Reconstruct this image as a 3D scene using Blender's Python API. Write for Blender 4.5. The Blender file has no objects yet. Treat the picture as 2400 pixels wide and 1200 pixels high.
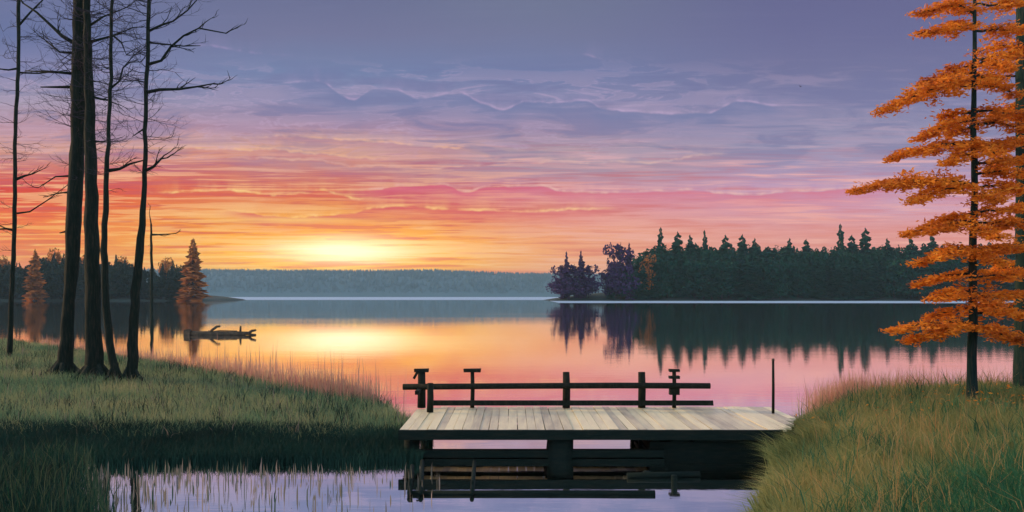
import bpy, math, random
import numpy as np
from mathutils import Vector
R = math.radians
random.seed(7); rng = np.random.default_rng(11)
sc = bpy.context.scene; C = sc.collection
F = 2000.0; HZ = 694.0; CH = 3.3          # focal length and horizon row of the 2400 px frame, camera height
def P(x, y, D): return Vector(((x-1200)*D/F, D, CH-(y-HZ)*D/F))

# ------------------------------------------------------------------ helpers
def lin(c, a=1.0):
    f = lambda v: (v/255/12.92 if v/255 <= .04045 else ((v/255+.055)/1.055)**2.4)
    return (f(c[0]), f(c[1]), f(c[2]), a)
def mesh_obj(name, vs, fs, mat, parent=None, smooth=False):
    m = bpy.data.meshes.new(name); m.from_pydata([tuple(v) for v in vs], [], fs); m.update()
    if smooth:
        for p in m.polygons: p.use_smooth = True
    m.materials.append(mat)
    o = bpy.data.objects.new(name, m); C.objects.link(o)
    if parent: o.parent = parent
    return o
def thing(name, label, cat, loc=(0, 0, 0), rotz=0, group=None):
    o = bpy.data.objects.new(name, None); C.objects.link(o); o.location = loc; o.rotation_euler = (0, 0, rotz)
    o.empty_display_size = .2
    o['label'] = label; o['category'] = cat
    if group: o['group'] = group
    return o
def tag(o, label, cat, group=None, kind=None):
    o['label'] = label; o['category'] = cat
    if group: o['group'] = group
    if kind: o['kind'] = kind
    return o
def struct(o): o['kind'] = 'structure'; return o

class MB:
    def __init__(s): s.v = []; s.f = []
    def box(s, c, d, rz=0, rx=0, ry=0, jit=0):
        from mathutils import Euler
        e = Euler((rx, ry, rz)).to_matrix(); b = len(s.v)
        for x in (-.5, .5):
            for y in (-.5, .5):
                for z in (-.5, .5):
                    p = Vector((x*d[0], y*d[1], z*d[2]))
                    if jit: p += Vector([random.uniform(-jit, jit) for _ in range(3)])
                    s.v.append(e @ p + Vector(c))
        s.f += [tuple(b+i for i in q) for q in ((0,1,3,2),(4,6,7,5),(0,4,5,1),(2,3,7,6),(0,2,6,4),(1,5,7,3))]
    def tube(s, pts, rad, n=8, rough=0):
        pts = [Vector(p) for p in pts]; b = len(s.v); L = len(pts)
        for i, p in enumerate(pts):
            t = (pts[min(i+1, L-1)]-pts[max(i-1, 0)]).normalized()
            a = t.cross(Vector((0, 1, 0)) if abs(t.y) < .9 else Vector((1, 0, 0))).normalized(); c = t.cross(a)
            for k in range(n):
                an = 2*math.pi*k/n; r = rad[i]*(1+random.uniform(-rough, rough))
                s.v.append(p+a*math.cos(an)*r+c*math.sin(an)*r)
        for i in range(L-1):
            for k in range(n):
                k2 = (k+1) % n
                s.f.append((b+i*n+k, b+i*n+k2, b+(i+1)*n+k2, b+(i+1)*n+k))
        s.f.append(tuple(b+k for k in reversed(range(n)))); s.f.append(tuple(b+(L-1)*n+k for k in range(n)))
    def build(s, name, mat, parent=None, smooth=False): return mesh_obj(name, s.v, s.f, mat, parent, smooth)

# ------------------------------------------------------------------ node expression helper
class X:
    """small wrapper so that node maths reads like maths"""
    def __init__(s, nt, sock): s.nt = nt; s.s = sock
    def _m(s, op, *a, clamp=False):
        n = s.nt.nodes.new('ShaderNodeMath'); n.operation = op; n.use_clamp = clamp
        for i, v in enumerate((s,)+a):
            if isinstance(v, X): s.nt.links.new(v.s, n.inputs[i])
            else: n.inputs[i].default_value = v
        return X(s.nt, n.outputs[0])
    def __add__(s, o): return s._m('ADD', o)
    def __sub__(s, o): return s._m('SUBTRACT', o)
    def __mul__(s, o): return s._m('MULTIPLY', o)
    def __truediv__(s, o): return s._m('DIVIDE', o)
    def clamp(s): return s._m('ADD', 0.0, clamp=True)
    def max(s, o): return s._m('MAXIMUM', o)
    def min(s, o): return s._m('MINIMUM', o)
    def abs(s): return s._m('ABSOLUTE')
    def ss(s, a, b):
        n = s.nt.nodes.new('ShaderNodeMapRange'); n.interpolation_type = 'SMOOTHSTEP'
        s.nt.links.new(s.s, n.inputs['Value']); n.inputs['From Min'].default_value = a; n.inputs['From Max'].default_value = b
        if a > b:
            n.inputs['From Min'].default_value = b; n.inputs['From Max'].default_value = a
            n.inputs['To Min'].default_value = 1; n.inputs['To Max'].default_value = 0
        return X(s.nt, n.outputs[0])
    def gauss(s): # exp(-x^2)
        q = s*s*-1.0; return q._m('EXPONENT')
def vec(nt, x, y, z=0.0):
    n = nt.nodes.new('ShaderNodeCombineXYZ')
    for i, v in enumerate((x, y, z)):
        if isinstance(v, X): nt.links.new(v.s, n.inputs[i])
        else: n.inputs[i].default_value = v
    return n.outputs[0]
def noise(nt, v, scale=1, detail=2, rough=.5, dist=0):
    n = nt.nodes.new('ShaderNodeTexNoise'); nt.links.new(v, n.inputs['Vector'])
    n.inputs['Scale'].default_value = scale; n.inputs['Detail'].default_value = detail
    n.inputs['Roughness'].default_value = rough; n.inputs['Distortion'].default_value = dist
    return X(nt, n.outputs[0])
def mixc(nt, f, a, b):
    n = nt.nodes.new('ShaderNodeMix'); n.data_type = 'RGBA'
    for i, v in ((0, f), (6, a), (7, b)):
        if isinstance(v, X): nt.links.new(v.s, n.inputs[i])
        elif isinstance(v, bpy.types.NodeSocket): nt.links.new(v, n.inputs[i])
        else: n.inputs[i].default_value = v
    return n.outputs[2]
def ramp(nt, fac, stops, interp='LINEAR'):
    n = nt.nodes.new('ShaderNodeValToRGB'); cr = n.color_ramp; cr.interpolation = interp
    nt.links.new(fac.s, n.inputs[0])
    while len(cr.elements) < len(stops): cr.elements.new(.5)
    for e, (p, c) in zip(cr.elements, stops): e.position = p; e.color = c
    return n.outputs[0]

# ------------------------------------------------------------------ materials
def mat(name): 
    m = bpy.data.materials.new(name); m.use_nodes = True
    return m, m.node_tree, m.node_tree.nodes['Principled BSDF']
def surf(name, cols, scale=3, rough=.8, bump=.3, stretch=(1, 1, 1), bscale=None, spec=.3, island=False):
    m, nt, b = mat(name)
    tc = nt.nodes.new('ShaderNodeTexCoord'); mp = nt.nodes.new('ShaderNodeMapping'); mp.inputs['Scale'].default_value = stretch
    nt.links.new(tc.outputs['Object'], mp.inputs[0])
    n = noise(nt, mp.outputs[0], scale, 6, .6)
    f = (n-.5)*1.9+.5
    if island:
        g = nt.nodes.new('ShaderNodeNewGeometry')
        f = f*.45 + X(nt, g.outputs['Random Per Island'])*.55
    c = ramp(nt, f, [(i/(len(cols)-1), (*k, 1)) for i, k in enumerate(cols)])
    nt.links.new(c, b.inputs['Base Color']); b.inputs['Roughness'].default_value = rough
    b.inputs['Specular IOR Level'].default_value = spec
    if bump:
        n2 = noise(nt, mp.outputs[0], bscale or scale*3, 5, .65)
        bp = nt.nodes.new('ShaderNodeBump'); bp.inputs['Strength'].default_value = bump; bp.inputs['Distance'].default_value = .05
        nt.links.new(n2.s, bp.inputs['Height']); nt.links.new(bp.outputs[0], b.inputs['Normal'])
    return m
def leafmat(name, cols, trans=.4, rough=.7, patch=0, spec=.1):
    m, nt, b = mat(name)
    g = nt.nodes.new('ShaderNodeNewGeometry')
    f = X(nt, g.outputs['Random Per Island'])
    if patch:
        tc = nt.nodes.new('ShaderNodeTexCoord')
        p = noise(nt, tc.outputs['Object'], patch, 3, .55)
        f = (f*.4 + ((p-.5)*2.6+.5)*.6).clamp()
    c = ramp(nt, f, [(i/(len(cols)-1), (*k, 1)) for i, k in enumerate(cols)])
    nt.links.new(c, b.inputs['Base Color']); b.inputs['Roughness'].default_value = rough
    b.inputs['Specular IOR Level'].default_value = spec
    t = nt.nodes.new('ShaderNodeBsdfTranslucent'); nt.links.new(c, t.inputs[0])
    mx = nt.nodes.new('ShaderNodeMixShader'); mx.inputs[0].default_value = trans
    nt.links.new(b.outputs[0], mx.inputs[1]); nt.links.new(t.outputs[0], mx.inputs[2])
    nt.links.new(mx.outputs[0], nt.nodes['Material Output'].inputs['Surface'])
    return m
M = {}
M['bark'] = surf('dark_bark', [(.003, .010, .007), (.008, .020, .013), (.035, .036, .022)], 5, .9, .8, (4, 4, .6), 9, .15)
M['bark_r'] = surf('green_bark', [(.003, .016, .013), (.009, .032, .026), (.04, .045, .03)], 5, .9, .8, (4, 4, .6), 9, .15)
M['twig'] = surf('twig_bark', [(.014, .018, .022), (.035, .035, .04)], 4, .9, 0)
M['far_bark'] = surf('far_bark', [(.02, .02, .018), (.05, .04, .03)], .5, .9, 0)
M['soil'] = surf('bank_soil', [(.010, .022, .014), (.03, .048, .024), (.055, .065, .03)], .7, .95, .5, (1, 1, 1), 6, .1)
M['land'] = surf('forest_floor', [(.012, .03, .022), (.025, .05, .035)], .05, .95, 0)
M['far_hill'] = surf('far_hillside', [(.045, .105, .11), (.06, .13, .135)], .01, .95, 0)  # part of the distance haze is put into this paler blue green
M['grass'] = leafmat('meadow_grass', [(.05, .13, .075), (.11, .22, .11), (.27, .31, .14), (.42, .38, .18)], .45, patch=.28)
M['grass_r'] = leafmat('bank_grass', [(.05, .12, .055), (.14, .20, .07), (.30, .30, .10), (.44, .36, .13)], .45, patch=.3)
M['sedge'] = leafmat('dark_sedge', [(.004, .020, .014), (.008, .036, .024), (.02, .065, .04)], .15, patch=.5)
M['sedge_g'] = leafmat('green_sedge', [(.010, .06, .030), (.022, .11, .050), (.05, .17, .065), (.14, .20, .07)], .3, patch=.6)
M['reed'] = leafmat('seed_reed', [(.45, .22, .16), (.6, .33, .22), (.5, .38, .2)], .55)
M['stem'] = leafmat('water_reed', [(.005, .035, .022), (.012, .055, .03), (.07, .10, .05), (.008, .045, .028)], .4)
M['tuft_refl'] = leafmat('pale_tuft_and_reflection_reed', [(.02, .06, .035), (.16, .15, .10), (.30, .25, .20), (.05, .09, .05)], .45)  # blades of the dry tufts and of the imitated grass reflections
M['dry'] = leafmat('golden_dry_grass', [(.30, .22, .08), (.50, .38, .14), (.45, .22, .07)], .45)
M['orange'] = leafmat('orange_needles', [(.30, .07, .025), (.62, .19, .025), (.86, .33, .03), (.95, .48, .06)], .45, patch=1.1)
M['rust'] = leafmat('rust_needles', [(.02, .04, .02), (.22, .10, .03), (.60, .24, .05), (.06, .06, .025)], .4, patch=.12)
M['spruce'] = leafmat('spruce_needles', [(.002, .034, .018), (.004, .056, .030), (.010, .075, .036)], .12, patch=.08)
M['spruce_l'] = leafmat('mixed_needles', [(.005, .026, .017), (.011, .036, .022), (.05, .034, .016)], .15, patch=.05)
M['purple'] = leafmat('purple_leaves', [(.028, .019, .055), (.052, .030, .088), (.08, .045, .085)], .2, patch=.1)
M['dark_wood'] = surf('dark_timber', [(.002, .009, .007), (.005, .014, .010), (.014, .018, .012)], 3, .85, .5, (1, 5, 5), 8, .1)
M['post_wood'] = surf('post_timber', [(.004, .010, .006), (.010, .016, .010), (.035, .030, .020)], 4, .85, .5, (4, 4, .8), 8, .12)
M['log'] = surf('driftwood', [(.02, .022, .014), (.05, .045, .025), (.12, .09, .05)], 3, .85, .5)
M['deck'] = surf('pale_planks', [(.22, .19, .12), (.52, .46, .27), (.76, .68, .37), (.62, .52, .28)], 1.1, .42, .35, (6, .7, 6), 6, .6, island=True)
M['deck'].node_tree.nodes['Principled BSDF'].inputs['Coat Weight'].default_value = .12
M['deck'].node_tree.nodes['Principled BSDF'].inputs['Coat Roughness'].default_value = .3
M['bird'] = surf('dark_feathers', [(.03, .03, .05), (.06, .06, .09)], 3, .9, 0)

def water_mat(name, rough, bump, scale, col):
    m, nt, b = mat(name)
    tc = nt.nodes.new('ShaderNodeTexCoord'); mp = nt.nodes.new('ShaderNodeMapping'); mp.inputs['Scale'].default_value = (.25, 1, 1)
    nt.links.new(tc.outputs['Object'], mp.inputs[0])
    pm = noise(nt, mp.outputs[0], .03, 3, .6).ss(.45, .62)
    n = noise(nt, mp.outputs[0], scale, 4, .5)*(pm*.9+.7) + noise(nt, mp.outputs[0], scale*.12, 2, .5)*1.2
    bp = nt.nodes.new('ShaderNodeBump'); bp.inputs['Strength'].default_value = 1; bp.inputs['Distance'].default_value = bump
    nt.links.new(n.s, bp.inputs['Height']); nt.links.new(bp.outputs[0], b.inputs['Normal'])
    b.inputs['Metallic'].default_value = 1; b.inputs['Roughness'].default_value = rough
    b.inputs['Base Color'].default_value = col
    return m
M['water'] = water_mat('calm_water', .025, .0022, 2.2, (.98, .965, .94, 1))
M['ruffle'] = water_mat('ruffled_water', .45, .4, 1.0, (.42, .60, .66, 1))

# ------------------------------------------------------------------ camera, sky, sun
cam = bpy.data.objects.new('camera', bpy.data.cameras.new('camera')); C.objects.link(cam); sc.camera = cam
cam.data.sensor_width = 36; cam.data.lens = 30; cam.data.clip_end = 30000; cam.data.clip_start = .1
cam.location = (0, 0, CH); cam.rotation_euler = (R(90), 0, 0); cam.data.shift_y = (HZ-600)/2400

w = bpy.data.worlds.new('World'); sc.world = w; w.use_nodes = True; nt = w.node_tree; w.cycles.sampling_method = 'MANUAL'; w.cycles.sample_map_resolution = 256
for n in list(nt.nodes): nt.nodes.remove(n)
tc = nt.nodes.new('ShaderNodeTexCoord'); sp = nt.nodes.new('ShaderNodeSeparateXYZ'); nt.links.new(tc.outputs['Generated'], sp.inputs[0])
dx, dy, dz = (X(nt, sp.outputs[i]) for i in range(3))
az = dx._m('ARCTAN2', dy).max(R(-55)).min(R(55))
el = dz.abs()/((dx*dx+dy*dy)._m('SQRT').max(.001))
U = az._m('TANGENT')*F+1200.0
V = (el/az._m('COSINE'))*-F+HZ
wob = noise(nt, vec(nt, U*(1/260), V*(1/60)), 1, 3, .55)
s = ((V*-1.0+HZ+(wob-.5)*34)/1100).clamp()
def col(stops): return [((HZ-y)/1100, lin(c)) for y, c in stops]
cA = ramp(nt, s, col([(690, (236,120,62)), (600, (240,128,62)), (545, (242,122,64)), (495, (232,104,76)), (445, (216,92,84)), (400, (208,122,112)), (350, (204,150,134)), (300, (184,138,150)), (240, (160,146,168)), (170, (126,126,166)), (80, (98,108,152)), (0, (104,110,150)), (-130, (112,120,165)), (-400, (196,204,236))]))
cB = ramp(nt, s, col([(690, (248,172,100)), (600, (250,178,104)), (545, (246,158,104)), (495, (240,164,118)), (445, (226,130,110)), (400, (208,126,116)), (350, (220,170,142)), (300, (166,132,156)), (240, (138,134,170)), (170, (112,126,166)), (80, (112,114,150)), (0, (104,108,144)), (-130, (112,120,165)), (-400, (196,204,236))]))
cC = ramp(nt, s, col([(690, (240,156,118)), (600, (240,156,120)), (545, (240,158,128)), (495, (230,146,134)), (445, (210,134,150)), (400, (172,144,160)), (350, (176,148,158)), (300, (158,136,164)), (240, (130,130,168)), (170, (112,122,164)), (80, (112,116,150)), (0, (108,114,144)), (-130, (112,120,165)), (-400, (196,204,236))]))
cD = ramp(nt, s, col([(690, (228,146,130)), (600, (228,146,128)), (545, (226,148,140)), (495, (212,156,172)), (445, (192,150,182)), (400, (168,144,176)), (350, (152,144,174)), (300, (144,138,170)), (240, (126,124,162)), (170, (112,112,152)), (80, (104,104,146)), (0, (100,100,142)), (-130, (112,120,165)), (-400, (196,204,236))]))
c = mixc(nt, U.ss(60, 700), cA, cB); c = mixc(nt, U.ss(760, 1250), c, cC); c = mixc(nt, U.ss(1250, 1900), c, cD)
# glow of the sun behind the thin cloud
def glow(cx, cy, sx, sy): return (((U-cx)/sx)*((U-cx)/sx)+((V-cy)/sy)*((V-cy)/sy))._m('MULTIPLY', -1.0)._m('EXPONENT')
c = mixc(nt, glow(800, 600, 500, 100)*.8, c, lin((255,196,84)))
# layered streak clouds, stretched along the horizon
n1 = noise(nt, vec(nt, U*(1/330), V*(1/15), 3.1), 1, 4, .6, .5)
n2 = noise(nt, vec(nt, U*(1/170), V*(1/9), 9.4), 1, 2, .5, .2)
st = (n1-.5)*.75+(n2-.5)*.45
low = V.ss(280, 420)
contrast = low*.9+V.ss(120, 250)*.2+.02
lightc = ramp(nt, ((V*-1+HZ)/500).clamp(), [(0, lin((255,214,138))), (.35, lin((252,196,136))), (.6, lin((242,184,156))), (.8, lin((208,168,186))), (1, lin((160,160,196)))])
lightc = mixc(nt, U.ss(950, 1500), lightc, ramp(nt, ((V*-1+HZ)/500).clamp(), [(0, lin((246,176,140))), (.5, lin((238,172,166))), (1, lin((168,160,192)))]))
darkc = ramp(nt, ((V*-1+HZ)/500).clamp(), [(0, lin((238,138,84))), (.25, lin((224,122,96))), (.5, lin((204,100,102))), (.75, lin((160,120,146))), (1, lin((106,118,160)))])
c = mixc(nt, ((st-.03)*9*contrast).clamp()*.85, c, lightc)
c = mixc(nt, ((st*-1-.025)*10*contrast*(U.ss(1900, 1200)*.6+.4)).clamp()*.8, c, darkc)
n5 = noise(nt, vec(nt, U*(1/240), V*(1/8.5), 21.7), 1, 3, .55, .3)
n6 = noise(nt, vec(nt, U*(1/500), V*(1/40), 31.7), 1, 2, .5)
band = V.ss(250, 390)*(U.ss(1700, 1100)*.65+.35)
c = mixc(nt, ((n5+n6*.35)-.72).ss(0, .045)*band*.62, c, lightc)
c = mixc(nt, ((n5*-1.0-n6*.35)+.60).ss(0, .05)*band*V.ss(640, 560)*.62, c, darkc)
pf = noise(nt, vec(nt, U*(1/210), V*(1/34), 41.0), 1, 5, .6, .6)
wp = V.ss(120, 200)*V.ss(420, 330)
c = mixc(nt, (pf-.5).ss(0, .10)*wp*.26, c, lin((178, 156, 184)))
c = mixc(nt, ((pf*-1.0)+.5).ss(0, .10)*wp*.46, c, lin((108, 110, 154)))
c = mixc(nt, ((pf-.535)*(1/.014)).gauss()*wp*U.ss(2000, 1300)*.26, c, lin((200, 172, 204)))
# individual cloud banks with lit rims
WN1 = noise(nt, vec(nt, U*(1/95), V*(1/130), 5.0), 1, 2, .5)-.5
WN2 = noise(nt, vec(nt, U*(1/24), V*(1/60), 7.0), 1, 1, .5)
TX = noise(nt, vec(nt, U*(1/70), V*(1/14), 11.0), 1, 3, .55)-.5
N4 = noise(nt, vec(nt, U*(1/60), V*(1/110), 17.0), 1, 3, .6).ss(.38, .62)*.62
NR = N4*(WN2*.9+.45)
def bank(pts, amp, seed, rim, body, depth, rs=1.0, bs=.8, fr=1/95):
    """pts: (U, V) of the rim line, piecewise linear"""
    global c
    L = None
    for (a, va), (b, vb) in zip(pts, pts[1:]):
        t = ((U-a)*(1/(b-a))).ss(0, 1)*(vb-va)
        L = t if L is None else L+t
    L = L+pts[0][1]
    d = V-L-(WN1*2.4+(WN2-.5)*1.5)*amp
    win = U.ss(pts[0][0]-70, pts[0][0]+50)*U.ss(pts[-1][0]+70, pts[-1][0]-50)
    bod = (d+TX*5).ss(-1, 4)*(((d+TX*depth*1.2)*(-1/depth)).min(0.0)._m('EXPONENT'))*win*bs
    c = mixc(nt, bod, c, lin(body))
    rm = ((d+2.0)*(1/2.6)).gauss() + ((d*(1/26)).min(0.0)*1.0).gauss()*d.ss(3, 0)*.34
    rm = (rm*NR*win*(rs*1.3)).clamp()
    c = mixc(nt, rm, c, lin(rim))
bank([(470, 108), (640, 130)], 4, 4.4, (164,144,188), (112,122,168), 18, .5, .2)
bank([(1360, 128), (1440, 146)], 3, 5.4, (172,150,186), (112,122,168), 14, .55, .2)
bank([(690, 192), (740, 190), (830, 232), (880, 206), (930, 212), (980, 230), (1080, 218), (1130, 242), (1180, 258), (1230, 238), (1300, 240), (1370, 236), (1420, 256), (1560, 266), (1660, 264), (1730, 238), (1830, 248)], 4, 1.3, (196,168,204), (112,120,162), 42, .5, .8)
bank([(420, 348), (640, 352), (760, 362), (880, 374)], 8, 6.1, (238,188,150), (206,132,124), 22, .75, .6)
bank([(620, 322), (790, 326), (900, 338), (1090, 346)], 7, 3.7, (236,184,156), (184,132,144), 24, .7, .7)
bank([(560, 372), (700, 374), (860, 390), (1020, 394), (1280, 380), (1500, 382), (1680, 362)], 6, 7.7, (218,178,168), (170,136,152), 30, .6, .55)
bank([(860, 444), (960, 434), (1040, 434), (1090, 450), (1150, 438), (1260, 434), (1330, 450), (1470, 452), (1600, 446), (1760, 456), (1900, 446), (2050, 440)], 4, 9.9, (234,184,174), (214,112,134), 30, .75, .85)
bank([(380, 452), (520, 446), (660, 456), (760, 448), (850, 466)], 6, 10.4, (252,212,150), (222,118,100), 16, .85, .7)
bank([(560, 496), (700, 510), (800, 502), (880, 488), (960, 484), (1040, 490), (1200, 496), (1400, 492)], 6, 12.4, (252,204,146), (218,112,114), 26, .85, .8)
c = mixc(nt, glow(690, 516, 190, 7)*.55, c, lin((255,216,138)))
c = mixc(nt, glow(800, 555, 95, 9)*.5, c, lin((255,228,160)))
n3 = n5
c = mixc(nt, (glow(806, 588, 150, 27)*(n3*1.1+.55)).clamp(), c, lin((255,244,200)))
sky = nt.nodes.new('ShaderNodeTexSky'); sky.sky_type = 'NISHITA'; sky.sun_disc = False
SUN_AZ, SUN_EL = R(-72), R(14)
sky.sun_elevation = SUN_EL; sky.sun_rotation = SUN_AZ
hs = nt.nodes.new('ShaderNodeHueSaturation'); hs.inputs['Saturation'].default_value = 1.16; nt.links.new(c, hs.inputs['Color']); nt.links.new((V.ss(240, 420)*(U.ss(1500, 1000)*.9+.1)).s, hs.inputs['Fac'])
bg = nt.nodes.new('ShaderNodeBackground'); nt.links.new(hs.outputs[0], bg.inputs[0]); nt.links.new((dy.ss(.1, -.3)*.7+1.0+glow(806, 592, 300, 60)*.42).s, bg.inputs[1])
bg2 = nt.nodes.new('ShaderNodeBackground'); nt.links.new(sky.outputs[0], bg2.inputs[0]); bg2.inputs[1].default_value = .004
ad = nt.nodes.new('ShaderNodeAddShader'); nt.links.new(bg.outputs[0], ad.inputs[0]); nt.links.new(bg2.outputs[0], ad.inputs[1])
out = nt.nodes.new('ShaderNodeOutputWorld'); nt.links.new(ad.outputs[0], out.inputs['Surface'])
sd = bpy.data.lights.new('sun', 'SUN'); sun = bpy.data.objects.new('sun', sd); C.objects.link(sun)
sd.energy = 4.2; sd.color = (1, .62, .36); sd.angle = R(6)
d = Vector((math.sin(SUN_AZ)*math.cos(SUN_EL), math.cos(SUN_AZ)*math.cos(SUN_EL), math.sin(SUN_EL)))
sun.rotation_euler = d.to_track_quat('Z', 'Y').to_euler()
sc.view_settings.view_transform = 'Standard'; sc.view_settings.look = 'None'; sc.view_settings.exposure = 0
sc.cycles.max_bounces = 6; sc.cycles.transparent_max_bounces = 6; sc.cycles.use_denoising = True
sc.cycles.volume_step_rate = 4

# ------------------------------------------------------------------ lake
def sheet(name, x0, x1, y0, y1, z, m, n=1):
    return struct(mesh_obj(name, [(x0, y0, z), (x1, y0, z), (x1, y1, z), (x0, y1, z)], [(0, 1, 2, 3)], m))
sheet('lake_bed', -4950, 4950, -500, 4440, -3, M['soil'])
sheet('lake_water', -4950, 4950, -500, 4440, 0, M['water'])
def strip(name, pts, z):
    struct(mesh_obj(name, [(x, y, z) for x, y in pts], [tuple(range(len(pts)))], M['ruffle']))
strip('ruffled_water', [(-900, 760), (20, 730), (60, 700), (200, 1500), (1500, 2900), (-3000, 2900)], .03)
strip('ruffled_water', [(22, 400), (400, 380), (400, 590), (26, 590)], .06)

# ------------------------------------------------------------------ banks (heightfields)
def interp(x, xs, ys): return np.interp(x, xs, ys)
def vnoise(x, y, s, seed):
    return (np.sin(x*s*1.3+seed)+np.sin(y*s*1.7+seed*2.1+np.sin(x*s*.7))+np.sin((x+y)*s*.9+seed*.7))/3
def hL(x, y):
    x = np.asarray(x, float); y = np.asarray(y, float)
    yf = interp(x, [-60, -9, -2.3], [16.4, 16.7, 16.9])+.18*vnoise(x, x*0, 2.2, 1)
    yr = interp(x, [-60, -29.7, -17.8, -10.7, -6.6, -4.3, -3.0, -2.3, -1.9], [56, 49.5, 37.5, 30.7, 26.4, 24.2, 21.6, 19.5, 17])
    cr = interp(x, [-60, -29.7, -17.8, -10.7, -6.6, -4.3, -3.0, -2.3, -1.9], [1.0, .72, .62, .45, .32, .24, .16, .1, -.3])
    df = (y-yf)/10.0; db = (yr+2.5-y)/2.5
    h = cr*np.minimum(1, np.maximum(df, 0)**.8)*np.clip(db, 0, 1)**.6 + np.minimum(df, 0)*1.5+np.minimum(db, 0)*.8
    h = h+.05*vnoise(x, y, 1.1, 3)*np.clip(df*3, 0, 1)
    # near lobe in the lower left corner
    e = (-6.75-(y-13)*.62+.35*vnoise(y, y*0, 1.7, 5))-x
    h2 = np.minimum(e*.07, .35)
    h2 = np.where(y > 19, -2, h2)
    return np.maximum(h, h2)
EX = [-3, 1.6, 2.3, 3.4, 4.7, 6.3, 7.4, 9.0, 12, 20, 60]; EY = [5, 8.5, 10.5, 13, 15.9, 19.0, 21.6, 23.4, 25, 26, 30]
def hR(x, y):
    x = np.asarray(x, float); y = np.asarray(y, float)
    xe = interp(y, [2, 8.5, 10.5, 13, 15.9, 19.0, 21.6], [.3, 2.1, 2.95, 3.85, 5.05, 6.2, 7.0])+.12*vnoise(y, y*0, 2.3, 2)
    yb = interp(x, [5, 6.8, 7.6, 9.4, 12, 20, 60], [20.0, 20.9, 21.6, 24.2, 25.6, 27, 31])
    a = (x-xe); b = (yb-y)*1.2
    d = np.minimum(a, b)
    h = np.where(d > 0, .82*(1-np.exp(-np.maximum(d, 0)/2.3)), d*.35)
    return h+.04*vnoise(x, y, 1.3, 4)*np.clip(d, 0, 1)
def field(name, x0, x1, y0, y1, st, h, m):
    xs = np.arange(x0, x1+st, st); ys = np.arange(y0, y1+st, st)
    gx, gy = np.meshgrid(xs, ys); gz = h(gx, gy)
    vs = np.stack([gx.ravel(), gy.ravel(), gz.ravel()], 1).tolist(); nx = len(xs); fs = []
    for j in range(len(ys)-1):
        for i in range(nx-1):
            a = j*nx+i
            if max(gz[j, i], gz[j, i+1], gz[j+1, i], gz[j+1, i+1]) > -.5: fs.append((a, a+1, a+nx+1, a+nx))
    return struct(mesh_obj(name, vs, fs, m, smooth=True))
field('left_bank_ground', -60, -1, 5, 62, .4, hL, M['soil'])
field('right_bank_ground', 0, 50, 3, 34, .4, hR, M['soil'])
def hit(x, y, h):
    for D in np.arange(8, 70, .05):
        p = P(x, y, D)
        if p.z <= float(h(p.x, p.y)): return Vector((p.x, p.y, float(h(p.x, p.y))))
    return P(x, y, 30)

# ------------------------------------------------------------------ grass
def blades(name, pts, hmin, hmax, wd, lean, m, label, cat='grass', bias=(0, 0), bend=1.0, flat=False):
    pts = np.asarray(pts); n = len(pts)
    hh = rng.uniform(hmin, hmax, n)*rng.uniform(.75, 1.1, n)
    a = rng.uniform(0, 2*np.pi, n); wv = np.stack([np.cos(a)*wd, np.sin(a)*wd*.6, a*0], 1)*rng.uniform(.6, 1.3, n)[:, None]
    ln = np.stack([rng.normal(bias[0], lean, n), rng.normal(bias[1], lean, n), np.zeros(n)], 1)*hh[:, None]
    up = np.stack([a*0, a*0, hh], 1)
    b0 = pts-wv*.5-[0, 0, .03]; b1 = pts+wv*.5-[0, 0, .03]
    mid = pts+up*.55+ln*.3*bend; m0 = mid-wv*.4; m1 = mid+wv*.4
    tip = pts+up*(1-.25*np.abs(np.linalg.norm(ln, axis=1)/hh))[:, None]+ln*1.0
    v = np.stack([b0, b1, m1, m0, tip], 1).reshape(-1, 3).astype(np.float32)
    me = bpy.data.meshes.new(name); me.vertices.add(n*5); me.vertices.foreach_set('co', v.ravel())
    base = np.arange(n)*5
    li = np.stack([base, base+1, base+2, base+3, base+3, base+2, base+4], 1).ravel()
    me.loops.add(len(li)); me.loops.foreach_set('vertex_index', li.astype(np.int32))
    ls = np.stack([np.arange(n)*7, np.arange(n)*7+4], 1).ravel(); me.polygons.add(n*2)
    me.polygons.foreach_set('loop_start', ls.astype(np.int32)); me.update(calc_edges=True)
    me.materials.append(m)
    o = bpy.data.objects.new(name, me); C.objects.link(o)
    return tag(o, label, cat, kind='stuff')
def scatter(n, x0, x1, y0, y1, h, cond):
    x = rng.uniform(x0, x1, n); y = rng.uniform(y0, y1, n); z = h(x, y); k = cond(x, y, z)
    return np.stack([x, y, z], 1)[k]
def inview(x, y, mgn=1.5): return np.abs(x) < y*.62+mgn
# left bank
blades('meadow_grass', scatter(330000, -32, -1.8, 18.2, 52, hL, lambda x, y, z: (z > .03) & inview(x, y) & (rng.random(len(x)) < np.clip(1.2-y/60, .3, 1)) & (y > 19.2+.5*np.sin(x*1.7)+rng.normal(0, .5, len(x)))),
       .10, .38, .015, .42, M['grass'], 'olive green meadow grass covering the top of the left bank')
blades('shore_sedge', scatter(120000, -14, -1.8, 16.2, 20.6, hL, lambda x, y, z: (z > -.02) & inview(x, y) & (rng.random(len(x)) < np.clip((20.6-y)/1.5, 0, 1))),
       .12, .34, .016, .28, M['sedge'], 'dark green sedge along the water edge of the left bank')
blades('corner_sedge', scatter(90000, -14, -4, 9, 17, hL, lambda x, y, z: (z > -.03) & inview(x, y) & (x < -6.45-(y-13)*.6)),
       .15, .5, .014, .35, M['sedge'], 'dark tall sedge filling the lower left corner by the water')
p1 = scatter(4200, -9, -4, 9.5, 17, hL, lambda x, y, z: (z > -.15) & inview(x, y) & (x < -6.1-(y-13)*.6))
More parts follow.
